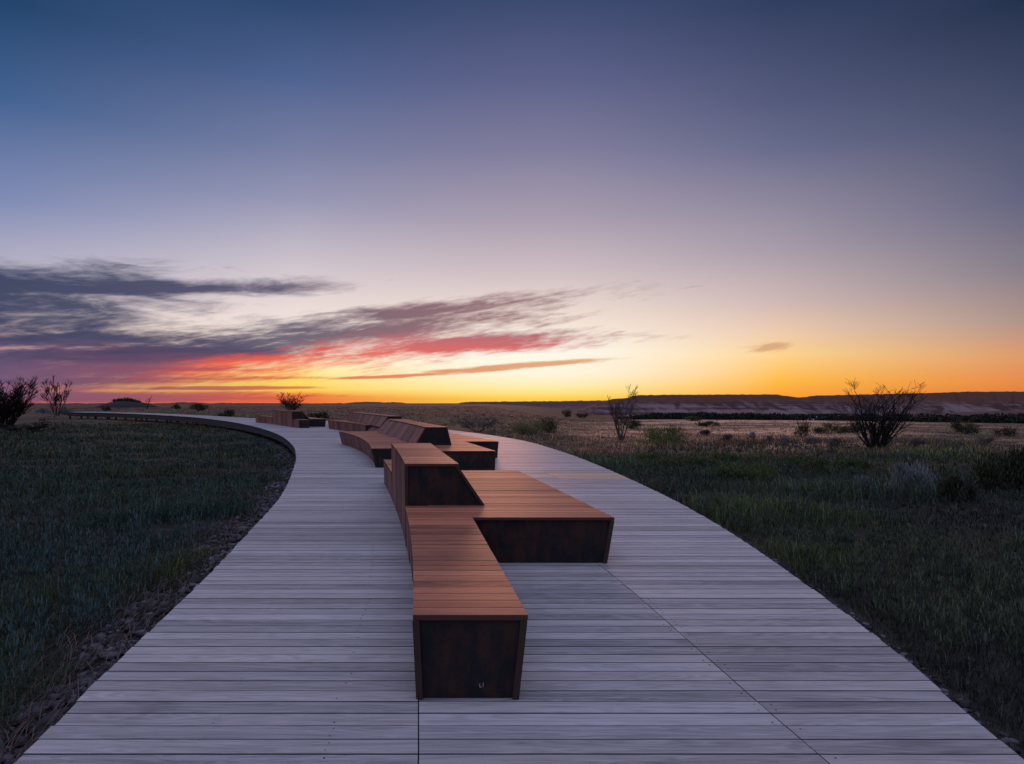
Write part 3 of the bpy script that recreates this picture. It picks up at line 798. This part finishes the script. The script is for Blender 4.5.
# soft-leaved low weeds, each a fan of broad upright leaves, many of them
def weeds(name, n, az0, az1, r0, r1, label, c0, c1, hh, keep=None, big=1.0):
    r = np.exp(rng.uniform(math.log(r0), math.log(r1), n)); a = np.radians(rng.uniform(az0, az1, n))
    x, y = r * np.sin(a), r * np.cos(a)
    ok = (~in_deck(x, y)) & (dist_to(EL_[::2], x, y) > 0.5) & (dist_to(ER_[::2], x, y) > 0.35) & (wob(x, y, 1.4, 5, 13) > -0.08)
    x, y, r = x[ok], y[ok], r[ok]; n = len(x); K = 26
    H_ = hh * rng.uniform(0.6, 1.3, n)
    t = rng.random((n, K)); ang = rng.uniform(0, 6.28, (n, K))
    ax = x[:, None] + rng.normal(0, 0.03, (n, K)); ay = y[:, None] + rng.normal(0, 0.03, (n, K))
    P = np.stack([ax, ay, gz(x, y)[:, None] + t * H_[:, None]], -1).reshape(-1, 3)
    m = len(P); rr_ = np.repeat(r, K)
    col = np.repeat(mixn(c0, c1, rng.random(n)), K, 0) * rng.uniform(0.7, 1.3, (m, 1))
    V, q, tt, c = blades(P, big * rng.uniform(0.02, 0.05, m) * (1 + 0.012 * rr_), big * np.maximum(0.007, rr_ * 0.0009), ang.ravel(), rng.uniform(0.5, 1.0, m), col)
    o = np_obj(name, V, q, tt, M_leaf, c)
    return tag(o, label, 'weeds', kind='stuff')
weeds('weeds', 4200, -50, -12, 3.2, 45, 'blue green leafy weeds among the grass left of the boardwalk', (0.028, 0.056, 0.044), (0.06, 0.095, 0.080), 0.22)
weeds('weeds', 4600, 10, 50, 4.0, 40, 'grey green leafy weeds among the grass right of the boardwalk', (0.030, 0.052, 0.022), (0.085, 0.105, 0.055), 0.17)

weeds('weeds', 420, -48, -22, 2.8, 10, 'teal broad-leaved weeds in the left foreground', (0.022, 0.050, 0.046), (0.055, 0.095, 0.090), 0.27, big=1.25)

# dry stems fallen over the stones on the left
mb = MB()
for _ in range(700):
    k = random.randint(0, 60)
    yy = math.exp(random.uniform(math.log(2.9), math.log(13)))
    xx = xl_f(yy) - random.uniform(0.05, 0.75)
    d = math.atan2(1, (xl_f(yy + 0.5) - xl_f(yy)) / 0.5) + random.gauss(0, 0.35)
    L_ = random.uniform(0.12, 0.6)
    z0 = float(gz(xx, yy)) + 0.05
    pts = [Vector((xx + math.cos(d) * L_ * t, yy + math.sin(d) * L_ * t, z0 - 0.01 + 0.05 * math.sin(math.pi * t) * random.uniform(0.2, 1))) for t in (0, .35, .7, 1)]
    mb.tube(pts, [0.0028, 0.0024, 0.002, 0.0012], 3)
o = mb.build('dry_stems', flat('dry_stem', (0.11, 0.07, 0.06), 0.8, 0, 30))
tag(o, 'fallen dry reddish stems over the stones beside the boardwalk', 'dry stems', kind='stuff')

# ------------------------------------------------------------------ trees and shrubs
def limb(out, p, d, L_, r, k, wobble, up, taper=0.6):
    """one wandering limb; returns its points and radii"""
    pts, rad = [p.copy()], [r]; q = p.copy(); dd = d.normalized()
    for i in range(k):
        dd = (dd + Vector((random.gauss(0, wobble), random.gauss(0, wobble), random.gauss(0, wobble * 0.6) + up))).normalized()
        q = q + dd * (L_ / k); pts.append(q.copy()); rad.append(r * (1 - taper * (i + 1) / k))
    out.append((pts, rad)); return pts, rad

def twigs(out, pts, rad, L_, depth, n, up, spread, wobble):
    k = len(pts) - 1
    for _ in range(random.randint(*n)):
        i = random.randint(max(1, k // 3), k)
        f = 1.15 - 0.6 * i / k
        dir_ = (pts[i] - pts[i - 1]).normalized()
        sid = Vector((random.gauss(0, 1), random.gauss(0, 1), random.gauss(0.1, 0.4))).normalized()
        nd = (dir_ + sid * spread).normalized()
        p2, r2 = limb(out, pts[i], nd, L_ * f * random.uniform(0.6, 1.1), rad[i] * 0.6, 4, wobble, up)
        if depth > 0: twigs(out, p2, r2, L_ * 0.55, depth - 1, n, up, spread, wobble)

def bare_tree(px, py, top_px, wid_px, label, mat=None, stems=6, depth=2, name='bare_tree', cat='tree', group=None, lean=0.45, seed=0, up=0.06, r0=0.05, nb=(2, 4), wobble=0.13, tl=0.34, spread=0.75, fine=0.13):
    random.seed(seed)
    x, y, z = unproj(px, py)
    hgt = (py - top_px) / F * y; wid = wid_px / F * y
    root = empty(name, (x, y, z), label, cat, group)
    rmin = y / F * fine
    tr, br = [], []
    for s in range(stems):
        a = 6.28 * s / stems + random.uniform(-0.4, 0.4)
        l_ = lean * random.uniform(0.35, 1.15)
        d = Vector((math.cos(a) * l_, math.sin(a) * l_ * 0.8, 1))
        p = Vector((math.cos(a) * 0.03, math.sin(a) * 0.03, -0.03))
        pts, rad = limb(tr, p, d, random.uniform(0.6, 1.05), r0 * random.uniform(0.6, 1.2), 7, wobble * 0.7, up * 0.7, 0.8)
        twigs(br, pts, rad, tl, depth - 1, nb, up, spread, wobble)
    allp = [v for pts, _ in tr + br for v in pts]
    zm = float(np.percentile([v.z for v in allp], 99.0)); xm = float(np.percentile(np.abs([v.x for v in allp]), 96))
    sx, sz = wid / 2 / max(xm, 1e-3), hgt / zm
    for nm, grp, sides in (('trunk', tr, 6), ('branches', br, 3)):
        mb = MB()
        for pts, rad in grp:
            mb.tube([Vector((v.x * sx + x, v.y * sx + y, v.z * sz + z)) for v in pts], [max(rmin, q) for q in rad], sides)
        mb.build(nm, mat or M_bark, root)
    return root

def leafy(px, py, top_px, wid_px, label, c0, c1, n=1400, name='shrub', cat='shrub', group=None, seed=0, leaf=0.05, clumps=16, flatb=0.15, stem=True, upright=0.5):
    g2 = np.random.default_rng(seed + 100); random.seed(seed)
    x, y, z = unproj(px, py)
    hgt = (py - top_px) / F * y; wid = wid_px / F * y
    root = empty(name, (x, y, z), label, cat, group)
    th = g2.uniform(0, 6.28, clumps); rad = np.sqrt(g2.random(clumps)) * 0.8; up = g2.random(clumps)
    hmax = np.sqrt(np.clip(1 - rad ** 2, 0.05, 1))
    C = np.stack([np.cos(th) * rad, np.sin(th) * rad, flatb + (hmax - flatb) * up * 0.9], 1)
    k = g2.integers(0, clumps, n)
    P = C[k] + g2.normal(0, 0.17, (n, 3)) * np.array([1, 1, 0.8])
    P[:, 2] = np.abs(P[:, 2])
    P = P * np.array([wid / 2, wid / 2 * 0.9, hgt / 1.05])
    P += np.array([x, y, z])
    sz = np.maximum(leaf, y / F * 0.9) * g2.uniform(0.6, 1.4, n)
    tone = g2.random(clumps)[k]
    col = mixn(c0, c1, tone) * g2.uniform(0.7, 1.3, (n, 1))
    V, q, t, c = blades(P, sz * 1.5, sz * 0.55, g2.uniform(0, 6.28, n), g2.uniform(0.2, 1.1, n) * (1.2 - upright), col)
    np_obj('foliage', V, q, t, M_leaf, c, root)
    if stem:
        mb = MB()
        for s in range(min(9, clumps)):
            e = Vector((C[s, 0] * wid / 2, C[s, 1] * wid / 2 * 0.9, C[s, 2] * hgt * 0.85))
            b = Vector((e.x * 0.15, e.y * 0.15, -0.05)); m_ = (b + e) / 2 + Vector((random.gauss(0, .05), random.gauss(0, .05), 0.02)) * wid
            o3 = Vector((x, y, z)); rb = max(0.012, y / F * 0.3)
            mb.tube([b + o3, m_ + o3, e + o3], [rb, rb * 0.75, rb * 0.4], 4)
        mb.build('stems', M_bark, root)
    return root

# right of the walk
bare_tree(876, 450, 384, 68, 'large many-stemmed bare dead tree on the right plain', mat=M_black, fine=0.15, stems=24, depth=2, seed=3, lean=0.5, r0=0.06, nb=(5, 8), up=0.09, tl=0.3, spread=0.65)
bare_tree(621, 441, 387, 28, 'slender bare tree standing beside the round green bush', mat=M_bark_grey, fine=0.15, stems=9, depth=2, seed=12, lean=0.26, r0=0.045, nb=(5, 8), tl=0.26, up=0.09)
GR0, GR1 = (0.045, 0.060, 0.022), (0.11, 0.125, 0.045)
DK0, DK1 = (0.018, 0.024, 0.012), (0.05, 0.055, 0.026)
SG0, SG1 = (0.09, 0.105, 0.10), (0.19, 0.205, 0.20)
leafy(662, 446, 424, 50, 'rounded green bush at the foot of the slender bare tree', (0.06, 0.085, 0.024), (0.17, 0.20, 0.06), 3400, seed=1, group='shrubs on the plain')
leafy(527, 435, 417, 40, 'wide olive green bush by the right edge of the boardwalk, paler of the pair', (0.08, 0.085, 0.03), (0.20, 0.18, 0.07), 2800, seed=2, group='shrubs on the plain')
leafy(549, 433, 418, 26, 'darker green bush touching the wide olive bush beside the boardwalk', GR0, (0.07, 0.08, 0.03), 1500, seed=3, group='shrubs on the plain')
leafy(633, 429, 417, 24, 'dark bush just behind the slender bare tree', DK0, DK1, 900, seed=4, group='shrubs on the plain')
leafy(709, 427, 421, 26, 'low dark green bush in the straw coloured field behind the round bush', DK0, DK1, 900, seed=5, group='shrubs on the plain')
leafy(692, 421, 417, 20, 'small green bush at the far edge of the straw field', GR0, (0.08, 0.09, 0.035), 600, seed=6, group='shrubs on the plain')
leafy(802, 437, 416, 20, 'upright dark sapling left of the large dead tree', DK0, DK1, 900, name='sapling', cat='sapling', seed=7, upright=0.8)
leafy(829, 434, 424, 36, 'spreading dark green bush left of the dead tree trunk', DK0, (0.07, 0.08, 0.03), 1500, seed=8, group='shrubs on the plain')
leafy(852, 433, 424, 26, 'dark bush partly behind the large dead tree', DK0, DK1, 1000, seed=9, group='shrubs on the plain')
leafy(965, 434, 420, 29, 'domed dark green bush by itself on the right plain', DK0, (0.06, 0.07, 0.028), 1700, seed=10, group='shrubs on the plain')
leafy(1006, 436, 426, 26, 'low straggly dark bush right of the domed one', DK0, DK1, 800, seed=11, group='shrubs on the plain')
leafy(566, 417, 410, 12, 'tiny far bush above the olive bush', DK0, DK1, 350, seed=12, group='shrubs on the plain')
leafy(583, 418, 413, 14, 'tiny far bush left of the slender bare tree', DK0, DK1, 350, seed=13, group='shrubs on the plain')
leafy(916, 494, 462, 50, 'silvery grey sagebrush mound below the large dead tree', SG0, SG1, 5000, name='sagebrush', cat='sagebrush', seed=14, leaf=0.035, upright=0.7)
leafy(867, 491, 474, 26, 'small pale sagebrush left of the silvery mound', SG0, (0.14, 0.16, 0.16), 1500, name='sagebrush', cat='sagebrush', seed=15, leaf=0.03, upright=0.7)
leafy(1004, 492, 448, 62, 'tall dark leafy bush at the right edge of the picture', DK0, (0.055, 0.062, 0.03), 4200, seed=16, leaf=0.04, group='shrubs on the plain')
leafy(957, 503, 478, 34, 'small dark bush between the silvery sagebrush and the tall dark bush', DK0, (0.05, 0.055, 0.025), 1800, seed=17, leaf=0.035, group='shrubs on the plain')
bare_tree(478, 432, 414, 44, 'tangled bare bush with drooping branches behind the second bench', mat=M_bark_grey, stems=18, depth=2, seed=21, name='bare_bush', cat='bush', lean=0.9, r0=0.02, nb=(4, 6))
leafy(745, 480, 462, 60, 'low green weedy bush at the inner edge of the straw field', (0.04, 0.065, 0.02), (0.10, 0.13, 0.035), 3000, seed=18, leaf=0.035, group='shrubs on the plain')
leafy(700, 470, 455, 50, 'low green bush near the right edge of the boardwalk', (0.045, 0.065, 0.025), (0.09, 0.11, 0.04), 2200, seed=19, leaf=0.035, group='shrubs on the plain')
leafy(752, 440, 431, 10, 'tiny grey sagebrush in the straw field', SG0, (0.16, 0.17, 0.17), 300, name='sagebrush', cat='sagebrush', seed=31)
leafy(784, 446, 436, 12, 'small blue grey sagebrush below the dark sapling', SG0, (0.14, 0.15, 0.16), 350, name='sagebrush', cat='sagebrush', seed=32)

ordn = ['first', 'second', 'third', 'fourth', 'fifth', 'sixth', 'seventh', 'eighth', 'ninth', 'tenth']
for k, (px, py, tp, wd) in enumerate([(648, 462, 451, 36), (676, 470, 456, 46), (722, 463, 452, 40), (764, 467, 453, 52), (795, 470, 454, 46), (822, 474, 460, 44), (850, 471, 460, 40), (880, 480, 468, 44), (905, 471, 461, 36), (938, 476, 465, 36)]):
    leafy(px, py, tp, wd, ordn[k] + ' low green shrub from the boardwalk in the belt before the straw field', ((0.026, 0.045, 0.016), (0.032, 0.044, 0.018))[k % 2], ((0.085, 0.115, 0.030), (0.10, 0.105, 0.036))[k % 2], 2000, name='low_shrub', group='low green shrubs in the belt before the straw field', seed=200 + k, leaf=0.035, clumps=22)
for k, (px, py, tp, wd) in enumerate([(706, 436, 430, 14), (727, 442, 434, 12), (768, 444, 437, 14), (812, 445, 438, 16), (836, 447, 439, 18), (915, 446, 439, 18), (950, 451, 443, 24), (985, 444, 437, 20)]):
    leafy(px, py, tp, wd, ordn[k] + ' small dull sagebrush from the boardwalk scattered through the straw field', (0.05, 0.052, 0.045), (0.12, 0.125, 0.11), 600, name='sagebrush', cat='sagebrush', group='small sagebrush in the straw field', seed=300 + k, leaf=0.04, clumps=12)

# left of the walk and behind the benches
bare_tree(4, 428, 376, 54, 'large black twiggy bush at the left edge of the picture', mat=M_black, fine=0.2, stems=55, depth=2, seed=5, name='bare_bush', cat='bush', lean=0.34, r0=0.05, nb=(5, 8), tl=0.24, up=0.12, spread=0.5)
bare_tree(56, 416, 378, 26, 'small fan-shaped bare tree at the end of the boardwalk', mat=M_black, fine=0.17, stems=13, depth=2, seed=6, lean=0.34, r0=0.045, nb=(4, 7), tl=0.24, up=0.1, spread=0.5)
bare_tree(30, 433, 420, 56, 'low sprawl of dead branches under the large twiggy bush', mat=M_black, fine=0.2, stems=16, depth=2, seed=8, name='bare_bush', cat='bush', lean=1.4, r0=0.03, nb=(4, 6))
leafy(66, 415, 405, 14, 'pale grey sagebrush behind the fan-shaped bare tree', SG0, SG1, 600, name='sagebrush', cat='sagebrush', seed=33)
leafy(44, 413, 408, 16, 'pale sagebrush between the twiggy bush and the bare tree', SG0, SG1, 600, name='sagebrush', cat='sagebrush', seed=34)
bare_tree(291, 414, 393, 22, 'bare twiggy bush rising behind the farthest bench', mat=M_bark, stems=20, depth=2, seed=9, name='bare_bush', cat='bush', lean=0.36, r0=0.03, nb=(4, 7), up=0.08)
leafy(318, 419, 411, 24, 'dark bush just right of the farthest bench', DK0, DK1, 900, seed=22, group='shrubs on the plain')
leafy(227, 417, 410, 20, 'dark mound-shaped bush left of the farthest bench', DK0, DK1, 800, seed=23, group='shrubs on the plain')
leafy(199, 411, 404, 20, 'dark wide bush beyond the middle of the far boardwalk', DK0, DK1, 700, seed=24, group='shrubs on the plain')
leafy(176, 409, 405, 10, 'small dark bush left of the wide one beyond the far boardwalk', DK0, DK1, 300, seed=25, group='shrubs on the plain')
leafy(105, 411, 406, 10, 'small dark bush below the wooded knoll', DK0, DK1, 300, seed=26, group='shrubs on the plain')
bare_tree(147, 409, 396, 8, 'tiny lone bare tree on the far plain right of the wooded knoll', stems=4, depth=1, seed=10, lean=0.2, r0=0.12)

# wooded knoll at the left
x, y, z = unproj(125, 407.5)
mb_v, mb_f = [], []
nr, na_ = 10, 36
hgt = 6.5 / F * y; wid = 30 / F * y
for i in range(nr + 1):
    t = i / nr
    for j in range(na_):
        a = 2 * math.pi * j / na_
        rr_ = wid * (1 - t) * (1 + 0.14 * math.sin(3 * a + 1) + 0.06 * math.sin(7 * a))
        mb_v.append((x + rr_ * math.cos(a), y + rr_ * math.sin(a) * 0.8, z - 0.6 + (hgt + 0.6) * (1 - (1 - t) ** 2.2)))
for i in range(nr):
    for j in range(na_):
        mb_f.append([i * na_ + j, i * na_ + (j + 1) % na_, (i + 1) * na_ + (j + 1) % na_, (i + 1) * na_ + j])
o = mesh_obj('hill', mb_v, mb_f, flat('knoll_scrub', (0.022, 0.020, 0.016), 0.95, 0, 0.3), None, True); tag(o, kind='structure')
kx, ky, kz = x, y, z + hgt
for k, (ox, h_) in enumerate([(-9, 3.2), (-5, 4.0), (-1, 3.4), (3, 4.2), (7, 3.4), (11, 2.6)]):
    g3 = np.random.default_rng(60 + k)
    s = ky / F; n = 260; root = empty('small_tree', (kx + ox * s, ky, kz - abs(ox) * 0.1 * s - 1.2 * s), 'dark tree in the small row on top of the distant knoll', 'tree', 'trees on the distant knoll')
    P = g3.normal(0, 1, (n, 3)) * np.array([1.6 * s, 1.6 * s, h_ * 0.22 * s]); P[:, 2] = np.abs(P[:, 2] + h_ * 0.5 * s)
    P += np.array(root.location)
    V, q, t, c = blades(P, np.full(n, 1.2 * s), np.full(n, 0.7 * s), g3.uniform(0, 6.28, n), g3.uniform(0.1, 0.9, n), mixn(DK0, DK1, g3.random(n)))
    np_obj('crown', V, q, t, M_leaf, c, root)
    mb = MB(); l0 = Vector(root.location); mb.tube([l0, l0 + Vector((0, 0, h_ * 0.6 * s))], [0.3 * s, 0.15 * s], 5); mb.build('trunk', M_bark, root)

# far-off wood along the river at the foot of the badlands
g3 = np.random.default_rng(77)
n = 26000
az_ = g3.uniform(8.5, 50, n); dd = g3.uniform(285, 330, n)
x_ = dd * np.sin(np.radians(az_)); y_ = dd * np.cos(np.radians(az_))
zb = gz(x_, y_)
topz = EYE - 16.0 / F * y_ + 1.2 * wob(x_, y_, 3.0, 0, 9) + 1.6 * wob(x_, y_, 16.0, 9, 15)
topz = topz - (1 - sstep(8.5, 13, az_)) * 1.5
P = np.stack([x_, y_, zb + (topz - zb) * g3.random(n) ** 0.6], 1)
V, q, t, c = blades(P, np.full(n, 0.9), np.full(n, 0.8), g3.uniform(0, 6.28, n), g3.uniform(0.2, 1.0, n), mixn((0.010, 0.012, 0.008), (0.024, 0.026, 0.014), g3.random(n)))
o = np_obj('riverside_wood', V, q, t, M_leaf, c); tag(o, 'dark far-off band of trees at the foot of the badlands', 'wood', kind='stuff')

# two white vans parked beyond the straw field
def van(px0, px1, py0, py1, Y, label):
    X0, X1 = (px0 - CX) / F * Y, (px1 - CX) / F * Y
    zt = EYE - (py0 - H) / F * Y; zb = EYE - (py1 - H) / F * Y - 0.5
    w = X1 - X0; h = zt - zb
    root = empty('parked_van', ((X0 + X1) / 2, Y, zb), label, 'van', 'white vans parked beyond the field')
    mb = MB()
    mb.hexa([(X0, Y, zb + .3), (X1, Y, zb + .3), (X1, Y + 4.6, zb + .3), (X0, Y + 4.6, zb + .3), (X0 + .12, Y + .1, zt), (X1 - .12, Y + .1, zt), (X1 - .12, Y + 3.7, zt), (X0 + .12, Y + 3.7, zt)])
    mb.build('body', M_white, root)
    mb = MB(); mb.box(X0 + .5, X1 - .5, Y + .02, Y + .07, zb + h * .72, zb + h * .88); mb.build('rear_window', M_glass, root)
    for xx in (X0 + .05, X1 - .3):
        for yy in (Y + .6, Y + 3.5):
            mb = MB(); ring = [Vector((xx + .01, yy, zb + .32)), Vector((xx + .24, yy, zb + .32))]
            mb.tube(ring, [.33, .33], 14); mb.f.append(list(range(14))[::-1]); mb.build('wheel', M_tyre, root)
van(811.5, 817.5, 416.6, 420.5, 270, 'white van beyond the straw field, left of two')
van(819.5, 825.5, 417.4, 420.8, 272, 'white van beyond the straw field, right of two')
